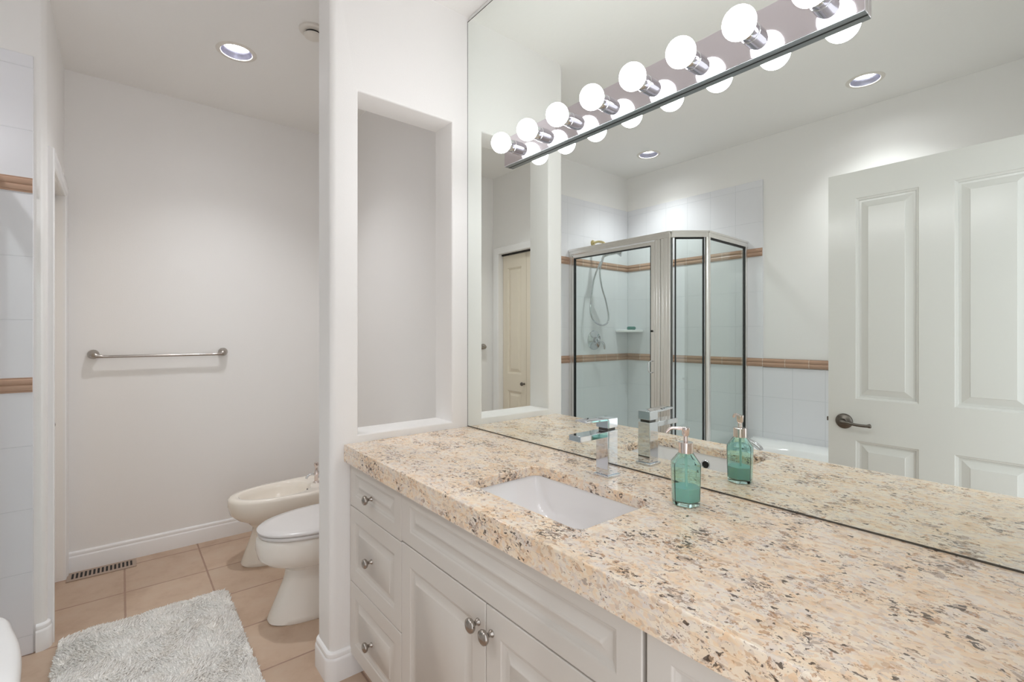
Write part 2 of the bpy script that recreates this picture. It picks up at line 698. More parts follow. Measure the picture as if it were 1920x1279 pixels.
# the partition with the tall pass-through opening
PY = -0.615
OP = (-0.508, -0.082, 0.912, 2.243)
pb = MB().frame(-T, 0.0, (PY, 0.006, 0.0, H), OP, axis='x')
po = pb.build('wall_partition', M['wall'])
struct(po)
bm = bmesh.new()
bm.from_mesh(po.data)
end = [e for e in bm.edges if all(abs(v.co.y - PY) < 1e-4 for v in e.verts) and abs(e.verts[0].co.z - e.verts[1].co.z) > 1]
bmesh.ops.bevel(bm, geom=end, offset=0.024, segments=6, affect='EDGES', profile=0.5)
ins = lambda v: OP[0] - 1e-3 < v.co.y < OP[1] + 1e-3 and OP[2] - 1e-3 < v.co.z < OP[3] + 1e-3 and (abs(v.co.x) < 1e-4 or abs(v.co.x + T) < 1e-4)
opn = [e for e in bm.edges if all(ins(v) for v in e.verts) and abs(e.verts[0].co.x - e.verts[1].co.x) < 1e-4 and len([f for f in e.link_faces if abs(f.normal.x) > 0.9]) == 1]
bmesh.ops.bevel(bm, geom=opn, offset=0.009, segments=4, affect='EDGES', profile=0.5)
for f in bm.faces:
    f.smooth = True
bm.to_mesh(po.data)
bm.free()
po.data.set_sharp_from_angle(angle=math.radians(30))

# baseboards: flat face with a stepped and rounded cap
BB = [(0, 0), (0.015, 0), (0.015, 0.078), (0.0135, 0.084), (0.0105, 0.088), (0.0115, 0.096), (0.010, 0.103), (0.006, 0.108), (0, 0.110)]


def baseboard(name, path, flip=1):
    return struct(MB().loft(sweep(BB, path, flip=flip)).build(name, M['trim'], smooth=25))


baseboard('baseboard_back', [(XB, YL), (XB, 0.006)])
arc = []
for i in range(7):
    a = math.radians(90 * i / 6)
    arc.append((-0.024 + 0.024 * math.sin(a), PY + 0.024 - 0.024 * math.cos(a)))
arc2 = [(-T - p[0], p[1]) for p in reversed(arc)]
baseboard('baseboard_partition', [(-T, 0.006)] + arc2 + arc + [(0.0, -0.478)], flip=1)
arcw = [(XS - 0.022 + 0.022 * math.cos(math.radians(90 - 90 * i / 5)), YL - 0.022 + 0.022 * math.sin(math.radians(90 - 90 * i / 5))) for i in range(6)]
baseboard('baseboard_left', [(CX1 + 0.062, YL)] + arcw + [(XS, -1.4885)], flip=-1)
baseboard('baseboard_mirror_side', [(XB, 0.006), (-T, 0.006)])
baseboard('baseboard_right', [(XR, DY0 - 0.062), (XR, -1.40)])

# door casings
CAS = [(0.0, 0.0), (0.0, 0.010), (0.006, 0.014), (0.030, 0.016), (0.040, 0.020), (0.056, 0.020), (0.060, 0.016), (0.060, 0.0)]


def casing(name, axis, plane, s, h0, h1, hz):
    rings = []
    for (u, w, du, dw) in ((h0, 0.0, -1, 0), (h0, hz, -1, 1), (h1, hz, 1, 1), (h1, 0.0, 1, 0)):
        ring = []
        for o, d in CAS:
            uu, ww, dd = u + du * o, w + dw * o, plane + s * d
            ring.append((uu, dd, ww) if axis == 'y' else (dd, uu, ww))
        rings.append(ring)
    return struct(MB().loft(rings).build(name, M['trim'], smooth=25))


casing('trim_1', 'y', YL, 1, CX0, CX1, 2.03)
casing('trim_2', 'x', XR, -1, DY0, DY1, 2.05)

# closet pair of narrow panelled leaves
for i, (x0, x1, kx) in enumerate(((CX0 + 0.003, -1.318, -1.345), (-1.314, CX1 - 0.003, -1.160))):
    mb = MB()
    panel_slab(mb, [x0, x0 + 0.065, x1 - 0.065, x1], [0.01, 0.19, 0.795, 0.945, 1.90, 2.015], {(1, 1), (1, 3)}, YL - 0.045, YL - 0.078, 1, DOOR_PROF)
    leaf = struct(mb.build('door_%d' % (i + 2), M['closet'], smooth=20))
    kb = MB().lathe([(0.0, 0), (0.010, 0), (0.008, 0.008), (0.007, 0.016), (0.014, 0.022), (0.017, 0.030), (0.013, 0.038), (0.0, 0.041)], (kx, YL - 0.045, 0.868), 'y', 20)
    kb.build('knob', M['dnickel'], leaf, smooth=40)
struct(MB().box(CX0, CX1, YL - 0.078, YL - 0.03, 2.016, 2.0299).build('trim_3', M['dark']))

# entrance door, swung open into the room behind the camera and seen in the mirror
DX0, DX1, DF = 1.020, 1.778, -1.331
mb = MB()
panel_slab(mb, [DX0, 1.1265, 1.3460, 1.4550, 1.6720, DX1], [0.012, 0.25, 0.824, 1.0105, 1.910, 2.031], {(1, 1), (3, 1), (1, 3), (3, 3)}, DF, DF - 0.035, 1, DOOR_PROF)
door = struct(mb.build('door_1', M['door'], smooth=20))
hx, hz = 1.083, 0.9055
rb = MB().lathe([(0.0, 0), (0.034, 0), (0.034, 0.004), (0.030, 0.009), (0.018, 0.012), (0.012, 0.016), (0.0105, 0.034), (0.0, 0.036)], (hx, DF, hz), 'y', 32)
rose = rb.build('rosette', M['dnickel'], door, smooth=40)
lp = catmull([(hx - 0.004, DF + 0.036, hz), (hx + 0.02, DF + 0.039, hz - 0.001), (hx + 0.06, DF + 0.040, hz - 0.006), (hx + 0.095, DF + 0.036, hz - 0.006), (hx + 0.108, DF + 0.030, hz - 0.004)], 6)
rr = [0.010, 0.011, 0.0105, 0.0095, 0.008, 0.007] + [0.0065] * (len(lp) - 12) + [0.008, 0.009, 0.0095, 0.009, 0.0075, 0.004]
MB().tube(lp, rr[:len(lp)], 14).build('lever_handle', M['dnickel'], door, smooth=60)
MB().box(DX0 - 0.0015, DX0 + 0.001, DF - 0.029, DF - 0.006, hz - 0.028, hz + 0.028).box(DX0 - 0.010, DX0 - 0.001, DF - 0.022, DF - 0.012, hz - 0.008, hz + 0.010).build('latch_plate', M['dnickel'], door)
for zz in (0.25, 1.0, 1.8):
    MB().lathe([(0.0, -0.045), (0.007, -0.045), (0.007, 0.045), (0.0, 0.045)], (DX1 + 0.008, DF + 0.004, zz), 'z', 12).build('hinge', M['dnickel'], door, smooth=40)

# ------------------------------------------------------------------ shower and tub wall tile
TZ = 2.435
struct(MB().box(XS, XS + 0.008, YF, -1.495, 0.0, TZ).build('wall_tile_side', M['tile_x'], bevel=0.002))
TE = 0.268
struct(MB().box(XS + 0.008, TE, YF, YF + 0.008, 0.0, TZ).build('wall_tile_end', M['tile_y'], bevel=0.002))
struct(MB().box(TE, XR, YF, YF + 0.008, 0.0, 1.060).build('wall_tile_tub', M['tile_y'], bevel=0.002))


def band_prof(z, d0):
    return [(0, z - 0.030), (d0 + 0.004, z - 0.030), (d0 + 0.004, z - 0.024), (d0 + 0.007, z - 0.022), (d0 + 0.009, z - 0.012), (d0 + 0.007, z - 0.003),
            (d0 + 0.004, z), (d0 + 0.007, z + 0.003), (d0 + 0.009, z + 0.012), (d0 + 0.007, z + 0.021), (d0 + 0.003, z + 0.024), (d0 + 0.003, z + 0.030), (0, z + 0.030)]


k = 3
for z in (1.095, 1.905):
    a = MB().loft(sweep([(o, w) for o, w in band_prof(z, 0.0)], [(XS + 0.008, -1.497), (XS + 0.008, YF + 0.008)], flip=-1))
    k += 1
    struct(a.build('trim_%d' % k, M['band_x'], smooth=35))
    x1 = XR if z < 1.5 else TE - 0.002
    pr = band_prof(z, 0.0)
    a = MB().loft(sweep(pr, [(XS + 0.008, YF + 0.008), (x1, YF + 0.008)], flip=-1))
    k += 1
    struct(a.build('trim_%d' % k, M['band_y'], smooth=35))

# ------------------------------------------------------------------ vanity mirror and light bar
t = thing('vanity_mirror', 'large frameless wall mirror from the granite counter up to the ceiling', 'mirror', (0.9, 0.003, 0.886))
MB().box(0.002, XR - 0.001, 0.0, 0.0058, 0.886, 2.716).build('mirror_glass', M['mirror'], t)
MB().box(0.0005, XR - 0.001, -0.0012, 0.0055, 0.8825, 0.8858).box(0.0, 0.0018, -0.0006, 0.0055, 0.8858, 2.7155).box(0.0, XR - 0.001, -0.0006, 0.0055, 2.7163, 2.719).build('edge_channel', M['medge'], t)

BX0, BX1, BZ0, BZ1 = 0.297, 1.505, 1.976, 2.087
t = thing('vanity_light_bar', 'long mirror-finish light bar with eight lit globe bulbs across the mirror', 'light fixture', (0.90, 0.0, 1.976))
bar = MB().box(BX0, BX1, -0.022, -0.0005, BZ0, BZ1).build('bar_housing', M['barchrome'], t, bevel=0.0015)
MB().box(BX0 + 0.001, BX1 - 0.001, -0.0215, -0.003, BZ0 - 0.0012, BZ0 - 0.0001).build('underside_strip', M['flange'], t)  # thin satin strip added to brighten the bar's underside
MB().box(BX0 + 0.001, BX1 - 0.001, -0.003, -0.0002, BZ0 - 0.0014, BZ0 - 0.0001).build('contact_line', M['gasket'], t)  # thin dark line along the contact of bar and mirror
bz = 2.030
for i in range(8):
    bx = BX0 + 0.0755 + i * 0.1510
    so = MB().lathe([(0.0, -0.0215), (0.0245, -0.0215), (0.0245, -0.040), (0.0235, -0.041), (0.0225, -0.0415), (0.0225, -0.064), (0.0215, -0.066), (0.018, -0.066), (0.018, -0.060), (0.0, -0.060)], (bx, 0, bz), 'y', 32)
    sk = so.build('lamp_socket', M['chrome'], t, smooth=35)
    pr = [(0.0, -0.0605), (0.0165, -0.0605), (0.0165, -0.066)]
    for j in range(1, 15):
        a = math.radians(24 + (180 - 24) * j / 15)
        pr.append((0.0375 * math.sin(a), -0.0975 + 0.0375 * math.cos(a)))
    pr.append((0.0, -0.135))
    MB().lathe(pr, (bx, 0, bz), 'y', 32).build('globe_bulb', M['bulb'], t, smooth=60)

# ------------------------------------------------------------------ recessed ceiling cans
CANL = ['recessed ceiling downlight above the toilet and bidet alcove', 'recessed ceiling downlight above the bathtub, right of the two mirrored ones',
        'recessed ceiling downlight above the glass shower stall']
for i, ((x, y), lb) in enumerate(zip(CANS, CANL)):
    t = thing('recessed_downlight', lb, 'ceiling light', (x, y, H), 'recessed ceiling downlights')
    MB().lathe([(0.070, -0.001), (0.072, -0.004), (0.088, -0.0035), (0.092, 0.0), (0.088, 0.0005), (0.074, 0.0005)], (x, y, H), 'z', 48, False, False).build('trim_ring', M['plastic'], t, smooth=50)
    MB().lathe([(0.0715, -0.001), (0.069, 0.006), (0.062, 0.020), (0.053, 0.032), (0.053, 0.045), (0.0745, 0.045), (0.0745, 0.0)], (x, y, H), 'z', 48, False, False).build('reflector_cone', M['canbaffle'], t, smooth=50)
    MB().lathe([(0.0, 0.028), (0.035, 0.029), (0.050, 0.034), (0.0525, 0.042), (0.0, 0.042)], (x, y, H), 'z', 40).build('lamp_face', M['lamp'], t, smooth=40)
    MB().lathe([(0.076, 0.02), (0.076, 0.12), (0.0, 0.12)], (x, y, H), 'z', 32, False, True).build('can_housing', M['dark'], t, smooth=40)
    ld = bpy.data.lights.new('downlight', 'SPOT')
    ld.energy = CAN_SPOT[i]
    ld.spot_size = math.radians(112)
    ld.spot_blend = 1.0
    ld.shadow_soft_size = 0.035
    ld.color = (0.95, 0.97, 1.0)
    lo = bpy.data.objects.new('lamp_light', ld)
    COL.objects.link(lo)
    lo.parent = t
    lo.location = (0, 0, 0.012)

t = thing('smoke_alarm', 'round white ceiling alarm above the toilet beside the partition', 'smoke alarm', (-0.538, -0.515, H))
c = (-0.538, -0.515, H)
MB().lathe([(0.0, 0.0), (0.062, 0.0), (0.062, -0.008), (0.056, -0.014), (0.040, -0.016), (0.0, -0.016)], c, 'z', 40).build('base', M['plastic'], t, smooth=35)
MB().lathe([(0.0, -0.016), (0.034, -0.016), (0.034, -0.026), (0.0, -0.026)], c, 'z', 40).build('slot', M['dark'], t, smooth=35)
MB().lathe([(0.0, -0.026), (0.040, -0.026), (0.038, -0.034), (0.025, -0.038), (0.0, -0.038)], c, 'z', 40).build('cap', M['plastic'], t, smooth=35)


# ------------------------------------------------------------------ vanity cabinets
FY, FB = -0.541, -0.522          # faces and backs of doors and drawer fronts
CZ0, CZ1 = 0.095, 0.8165


def cab_knob(parent, x, z, big=1.0):
    s = big
    pr = [(0.0, 0), (0.0085 * s, 0), (0.0085 * s, -0.002), (0.0055 * s, -0.006), (0.005 * s, -0.012), (0.0085 * s, -0.016), (0.0145 * s, -0.020), (0.0165 * s, -0.0245), (0.0155 * s, -0.0295), (0.010 * s, -0.033), (0.0, -0.0345)]
    return MB().lathe(pr, (x, FY, z), 'y', 28).build('knob', M['nickel'], parent, smooth=50)


def front(name, parent, x0, x1, z0, z1, fr=0.048, frz=None, knob=None, thin=False):
    frz = frz or fr
    mb = MB()
    panel_slab(mb, [x0, x0 + fr, x1 - fr, x1], [z0, z0 + frz, z1 - frz, z1], {(1, 1)}, FY, FB, -1, CAB_PROF)
    o = mb.build(name, M['cab'], parent, bevel=0.0022, seg=2, ang=50)
    if knob:
        cab_knob(o, *knob)
    return o


def carcass(parent, x0, x1):
    mb = MB()
    yb = -0.004
    mb.box(x0, x0 + 0.016, FB + 0.001, yb, CZ0, CZ1).box(x1 - 0.016, x1, FB + 0.001, yb, CZ0, CZ1)
    mb.box(x0 + 0.016, x1 - 0.016, FB + 0.001, yb, CZ0, CZ0 + 0.016).box(x0 + 0.016, x1 - 0.016, yb - 0.008, yb, CZ0 + 0.016, CZ1)
    mb.box(x0 + 0.016, x1 - 0.016, FB + 0.001, FB + 0.017, CZ1 - 0.030, CZ1)
    mb.box(x0 + 0.016, x1 - 0.016, FB + 0.001, FB + 0.017, 0.640, 0.665)
    mb.build('carcass', M['cab'], parent)
    MB().box(x0, x1, -0.478, -0.462, 0.0, CZ0).build('toe_kick', M['cab'], parent)


G = 0.0015
t = thing('drawer_cabinet', 'white raised-panel base cabinet with three drawers beside the partition', 'cabinet', (0.2165, -0.27, 0.0))
carcass(t, 0.001, 0.4315)
for z0, z1, kz in ((0.6505, CZ1 + 0.002, 0.7245), (0.3645, 0.6475, 0.505), (0.085, 0.3615, 0.215)):
    front('drawer', t, 0.0025, 0.4315, z0, z1, 0.049, 0.044 if z0 > 0.6 else 0.052, (0.205, kz))

t = thing('sink_cabinet', 'white raised-panel base cabinet with two doors below the sink', 'cabinet', (0.8795, -0.27, 0.0))
carcass(t, 0.4345, 1.3245)
front('false_front', t, 0.4345, 1.3245, 0.6565, CZ1 + 0.002, 0.055, 0.042)
front('door', t, 0.4345, 0.878, 0.085, 0.6525, 0.055, 0.060, (0.849, 0.595, 1.08))
front('door', t, 0.881, 1.3245, 0.085, 0.6525, 0.055, 0.060, (0.904, 0.593, 1.08))

t = thing('drawer_cabinet', 'white base cabinet at the near end of the counter, right of the sink cabinet', 'cabinet', (1.565, -0.27, 0.0))
carcass(t, 1.3335, 1.797)
for z0, z1, kz in ((0.6505, CZ1 + 0.002, 0.7245), (0.3645, 0.6475, 0.505), (0.085, 0.3615, 0.215)):
    front('drawer', t, 1.3335, 1.797, z0, z1, 0.046, 0.046, (1.565, kz))

# granite counter with the sink cut-out
SX0, SX1, SY0, SY1 = 0.678, 1.112, -0.466, -0.192
hole = rrect(SX0, SX1, SY0, SY1, 0.028)
ct = sheet_with_holes([(0.0005, -0.564), (XR - 0.0005, -0.564), (XR - 0.0005, 0.0055), (0.0005, 0.0055)], [hole], 0.852, 0.882, 'countertop', M['granite'], bevel=0.0028)
tag(ct, 'speckled cream and brown granite countertop with a rectangular sink cut-out', 'countertop')
lip = MB().box(0.0005, XR - 0.0005, -0.5638, -0.526, 0.8185, 0.853).build('front_edge', M['granite'], ct)

# sink bowl, open at the top, hung under the counter
t = thing('sink', 'white rectangular undermount sink set in the granite counter', 'sink', (0.895, -0.33, 0.70))
rg = []
bot = []
for dz, l, r, f, b, rad in ((0.8515, -0.020, -0.020, -0.020, -0.020, 0.034), (0.8515, 0.0, 0.0, 0.0, 0.0, 0.030), (0.842, 0.003, 0.003, 0.002, 0.002, 0.030),
                            (0.80, 0.020, 0.016, 0.006, 0.006, 0.034), (0.765, 0.048, 0.030, 0.012, 0.012, 0.040), (0.740, 0.085, 0.048, 0.024, 0.024, 0.048),
                            (0.728, 0.125, 0.075, 0.045, 0.045, 0.050), (0.722, 0.175, 0.14, 0.085, 0.085, 0.045)):
    rg.append([(x, y, dz) for x, y in rrect(SX0 - 0.004 + l, SX1 + 0.004 - r, SY0 - 0.004 + f, SY1 + 0.004 - b, rad, 8)])
for dz, g, rad in ((0.712, 0.09, 0.05), (0.73, 0.03, 0.05), (0.78, 0.0, 0.045), (0.845, -0.012, 0.04), (0.8445, -0.020, 0.034)):
    bot.append([(x, y, dz) for x, y in rrect(SX0 + g, SX1 - g, SY0 + g * 0.8, SY1 - g * 0.8, rad, 8)])
MB().loft(rg + [[(x, y, 0.712) for x, y in rrect(SX0 + 0.17, SX1 - 0.17, SY0 + 0.10, SY1 - 0.10, 0.03, 8)]] + bot, False, False, close=True).build('basin', M['white'], t, smooth=50)
dc = (0.885, -0.33, 0.722)
MB().lathe([(0.0, 0.0), (0.020, 0.0), (0.022, 0.003), (0.017, 0.004), (0.015, 0.001), (0.0, 0.002)], dc, 'z', 24).build('drain', M['chrome'], t, smooth=40)
MB().lathe([(0.013, 0.0), (0.0155, 0.0015), (0.017, 0.0), (0.0165, -0.003), (0.0125, -0.003)], (0.889, SY0 + 0.0035, 0.815), 'y', 28, False, False).build('overflow_ring', M['chrome'], t, smooth=40)
MB().lathe([(0.0, 0.0), (0.0127, 0.0), (0.0127, -0.004), (0.0, -0.004)], (0.889, SY0 + 0.0038, 0.815), 'y', 28).build('overflow_hole', M['dark'], t)

# faucet
fx, fy = 0.889, -0.103
t = thing('faucet', 'square chrome single-lever faucet behind the sink', 'faucet', (fx, fy, 0.882))
MB().box(fx - 0.0285, fx + 0.0285, fy - 0.0285, fy + 0.0285, 0.882, 0.889).build('base_plate', M['chrome'], t, bevel=0.0012)
MB().box(fx - 0.0225, fx + 0.0225, fy - 0.0225, fy + 0.0225, 0.889, 1.018).build('column', M['chrome'], t, bevel=0.0012)
MB().box(fx - 0.0225, fx + 0.0225, fy - 0.138, fy - 0.0222, 1.001, 1.0175).build('spout', M['chrome'], t, bevel=0.0012)
nk = MB().box(fx - 0.017, fx + 0.017, fy - 0.017, fy + 0.017, 1.018, 1.027).build('neck', M['medge'], t)
hb = MB()
prof = [(0.0225, 1.0255), (0.0225, 1.0535), (-0.112, 1.0565), (-0.113, 1.0515), (-0.0225, 1.0475), (-0.0225, 1.0255)]
hb.loft([[(x, fy + y, z) for y, z in prof] for x in (fx - 0.0225, fx + 0.0225)])
hb.build('lever_handle', M['chrome'], t, bevel=0.0012)

# soap dispenser: six-sided shouldered glass bottle with a nickel pump
sx, sy, sz = 1.168, -0.142, 0.8825
t = thing('soap_dispenser', 'teal glass soap dispenser bottle with a nickel pump on the granite counter', 'soap dispenser', (sx, sy, sz))


def hexring(r, z, k=0.22, n=48, rot=0.30):
    pts = []
    for j in range(n):
        a = 2 * PI * j / n
        m6 = ((a - rot) % (PI / 3)) - PI / 6
        rad_flat = r * math.cos(PI / 6) / math.cos(m6)
        rad = rad_flat * (1 - k) + r * 0.955 * k
        pts.append((sx + rad * math.cos(a), sy + rad * math.sin(a), sz + z))
    return pts


OUT = [(0.0300, 0.0), (0.0335, 0.0015), (0.0350, 0.006), (0.0365, 0.050), (0.0375, 0.098), (0.0370, 0.103), (0.0200, 0.124), (0.0165, 0.127), (0.0160, 0.132)]
INN = [(0.0135, 0.132), (0.0140, 0.1265), (0.0180, 0.1215), (0.0335, 0.1015), (0.0345, 0.097), (0.0338, 0.050), (0.0325, 0.012), (0.0290, 0.0085)]
rings = [hexring(r, z, 1.0 if z > 0.122 else 0.25) for r, z in OUT] + [hexring(r, z, 1.0 if z > 0.12 else 0.25) for r, z in INN]
MB().loft(rings).build('bottle', M['bottle'], t, smooth=18)
MB().loft([hexring(r, z, 0.25) for r, z in ((0.0286, 0.0089), (0.0322, 0.0125), (0.0330, 0.030), (0.0332, 0.044), (0.0, 0.0440))]).build('liquid_soap', M['liquid'], t, smooth=30)
MB().tube([(sx + 0.002, sy, sz + 0.0442), (sx + 0.001, sy, sz + 0.09), (sx, sy, sz + 0.131)], 0.003, 10).build('dip_tube', M['tube'], t, smooth=60)
MB().lathe([(0.0, 0.1325), (0.0175, 0.1265), (0.0175, 0.1515), (0.0165, 0.1525), (0.0, 0.1525)], (sx, sy, sz), 'z', 32).build('collar', M['pnickel'], t, smooth=35)
pm = MB().lathe([(0.0, 0.1525), (0.0055, 0.1525), (0.0055, 0.166), (0.0085, 0.170), (0.0095, 0.186), (0.0095, 0.188), (0.0, 0.188)], (sx, sy, sz), 'z', 28).build('pump_head', M['pnickel'], t, smooth=35)
dv = Vector((-0.72, -0.69, 0)).normalized()
sp = catmull([Vector((sx, sy, sz + 0.185)), Vector((sx, sy, sz + 0.1855)) + dv * 0.015, Vector((sx, sy, sz + 0.185)) + dv * 0.035, Vector((sx, sy, sz + 0.175)) + dv * 0.047], 5)
MB().tube(sp, [0.0042] * 8 + [0.0036] * (len(sp) - 8), 12).build('nozzle', M['pnickel'], pm, smooth=60)

# ------------------------------------------------------------------ toilet and bidet


def oval(cx, yt, yb, hw, z, e=2.35, n=56, k=0.60):
    """egg-shaped ring: front tip at yt (towards -y), back at yb, half width hw"""
    L = yb - yt
    cy = yt + L * k
    pts = []
    for i in range(n):
        a = 2 * PI * i / n
        c, s = math.cos(a), math.sin(a)
        x = hw * math.copysign(abs(c) ** (2 / e), c)
        y = (cy - yt if s < 0 else yb - cy) * math.copysign(abs(s) ** (2 / e), s)
        pts.append((cx + x, cy + y, z))
    return pts


tx = -0.555
t = thing('toilet', 'white toilet with its lid closed, beside the partition', 'toilet', (tx, -0.42, 0.0))
O = lambda yt, yb, hw, z, e=2.35: oval(tx, yt, yb, hw, z, e)
rings = [O(-0.700, -0.10, 0.118, 0.0, 2.6), O(-0.707, -0.10, 0.121, 0.006, 2.6), O(-0.700, -0.10, 0.118, 0.025, 2.6), O(-0.672, -0.10, 0.105, 0.09, 2.6), O(-0.640, -0.10, 0.097, 0.17, 2.5), O(-0.628, -0.10, 0.102, 0.222, 2.4),
         O(-0.662, -0.08, 0.128, 0.245), O(-0.712, -0.06, 0.156, 0.266), O(-0.745, -0.04, 0.175, 0.296), O(-0.755, -0.03, 0.182, 0.335), O(-0.752, -0.02, 0.183, 0.375), O(-0.744, -0.02, 0.180, 0.388), O(-0.736, -0.02, 0.176, 0.392)]
MB().loft(rings).build('bowl', M['toilet'], t, smooth=50)
MB().loft([O(-0.742, -0.22, 0.178, 0.3930, 2.2), O(-0.746, -0.22, 0.181, 0.397, 2.2), O(-0.746, -0.22, 0.181, 0.406, 2.2), O(-0.742, -0.22, 0.178, 0.4095, 2.2)]).build('seat', M['seat'], t, smooth=50)
MB().loft([O(-0.744, -0.20, 0.180, 0.4115, 2.2), O(-0.750, -0.20, 0.183, 0.415, 2.2), O(-0.750, -0.20, 0.183, 0.421, 2.2), O(-0.742, -0.205, 0.178, 0.427, 2.2), O(-0.70, -0.22, 0.150, 0.431, 2.2)]).build('lid', M['seat'], t, smooth=50)
MB().loft([[(x, y, z) for x, y in rrect(tx - w, tx + w, -0.205 + g, -0.012 - g, 0.03)] for w, g, z in ((0.19, 0.008, 0.385), (0.205, 0.0, 0.43), (0.215, 0.0, 0.66))]).build('tank', M['toilet'], t, smooth=40)
MB().loft([[(x, y, z) for x, y in rrect(tx - w, tx + w, -0.212 + g, -0.008 - g, 0.03)] for w, g, z in ((0.220, 0.0, 0.6605), (0.223, -0.0, 0.672), (0.220, 0.003, 0.688), (0.20, 0.015, 0.694))]).build('tank_lid', M['toilet'], t, smooth=40)
MB().tube([(tx - 0.15, -0.206, 0.62), (tx - 0.15, -0.218, 0.62), (tx - 0.09, -0.222, 0.615)], 0.006, 10).build('flush_lever', M['chrome'], t, smooth=60)

bx = -1.240
t = thing('bidet', 'bone coloured bidet with an open oval bowl, behind the toilet', 'bidet', (bx, -0.42, 0.0))
Bd = lambda yt, yb, hw, z, e=2.35: oval(bx, yt, yb, hw, z, e)
rings = [Bd(-0.690, -0.16, 0.115, 0.0, 2.6), Bd(-0.695, -0.16, 0.118, 0.006, 2.6), Bd(-0.690, -0.16, 0.115, 0.022, 2.6), Bd(-0.665, -0.16, 0.102, 0.09, 2.6), Bd(-0.640, -0.16, 0.094, 0.16, 2.5), Bd(-0.635, -0.15, 0.098, 0.200, 2.4),
         Bd(-0.665, -0.12, 0.125, 0.235), Bd(-0.715, -0.09, 0.155, 0.262), Bd(-0.750, -0.06, 0.174, 0.295), Bd(-0.760, -0.05, 0.182, 0.335), Bd(-0.760, -0.05, 0.183, 0.368), Bd(-0.755, -0.05, 0.181, 0.380), Bd(-0.745, -0.055, 0.176, 0.386),
         Bd(-0.715, -0.315, 0.142, 0.386, 2.1), Bd(-0.705, -0.325, 0.134, 0.380, 2.1), Bd(-0.695, -0.335, 0.127, 0.355, 2.1), Bd(-0.665, -0.36, 0.108, 0.290, 2.1), Bd(-0.60, -0.40, 0.065, 0.255, 2.1), Bd(-0.54, -0.46, 0.02, 0.25, 2.0)]
MB().loft(rings).build('bowl', M['bone'], t, smooth=50)
MB().lathe([(0.0, 0.0), (0.007, 0.0), (0.007, 0.003), (0.0, 0.003)], (bx, -0.3400, 0.352), 'y', 16).build('overflow_hole', M['dark'], t)
MB().lathe([(0.0, 0), (0.020, 0), (0.018, 0.006), (0.012, 0.012), (0.011, 0.045), (0.017, 0.054), (0.010, 0.066), (0.007, 0.095), (0.014, 0.108), (0.012, 0.122), (0.0, 0.128)], (bx, -0.285, 0.386), 'z', 20).build('faucet_knob', M['pnickel'], t, smooth=40)
MB().tube(catmull([(bx, -0.285, 0.425), (bx, -0.305, 0.440), (bx, -0.330, 0.438), (bx, -0.345, 0.420)], 5), 0.007, 12).build('spout', M['chrome'], t, smooth=60)
for s in (-1, 1):
    MB().lathe([(0.0, 0), (0.018, 0), (0.014, 0.008), (0.009, 0.02), (0.016, 0.028), (0.016, 0.040), (0.0, 0.046)], (bx + s * 0.095, -0.230, 0.386), 'z', 20).build('tap_handle', M['chrome'], t, smooth=40)

# ------------------------------------------------------------------ towel bar
t = thing('towel_bar', 'brushed nickel towel bar on the wall left of the bidet', 'towel bar', (XB, -1.02, 1.185))
TB = 1.178
MB().tube([(XB + 0.045, -1.335, TB - 0.003), (XB + 0.045, -0.715, TB - 0.003)], 0.0075, 14).build('bar', M['nickel'], t, smooth=60)
for y, s in ((-1.337, 1), (-0.713, -1)):
    P = catmull([(XB + 0.001, y, TB + 0.010), (XB + 0.020, y, TB + 0.010), (XB + 0.042, y + s * 0.004, TB + 0.006), (XB + 0.047, y + s * 0.028, TB), (XB + 0.046, y + s * 0.062, TB - 0.003)], 5)
    n = len(P)
    rad = [0.026 - 0.0 * i if i < 4 else max(0.0078, 0.026 - 0.0195 * ((i - 4) / (n - 8))) for i in range(n)]
    MB().tube(P, rad, 20).build('mount', M['nickel'], t, smooth=60)

# ------------------------------------------------------------------ floor register
t = thing('floor_register', 'tan slotted metal floor register beside the back wall baseboard', 'floor vent', (-1.655, -1.295, 0.0))
MB().box(-1.712, -1.598, -1.442, -1.150, 0.0005, 0.0045).build('faceplate', M['vent'], t, bevel=0.002)
for i in range(15):
    y = -1.418 + i * 0.0175
    s = MB().box(-1.690, -1.622, y - 0.0045, y + 0.0045, 0.0040, 0.0052)
    s.build('slot', M['dark'], t)

# ------------------------------------------------------------------ bath rug
random.seed(7)
t = thing('bath_rug', 'fluffy white bath rug on the tan floor tiles', 'rug', (-0.46, -1.12, 0.0))
RX0, RX1, RY0, RY1 = -0.965, -0.02, -1.425, -0.805


def in_rug(x, y, g=0.0):
    r = 0.05
    dx = max(RX0 + r - x, x - (RX1 - r), 0)
    dy = max(RY0 + r - y, y - (RY1 - r), 0)
    return math.hypot(dx, dy) <= r - g


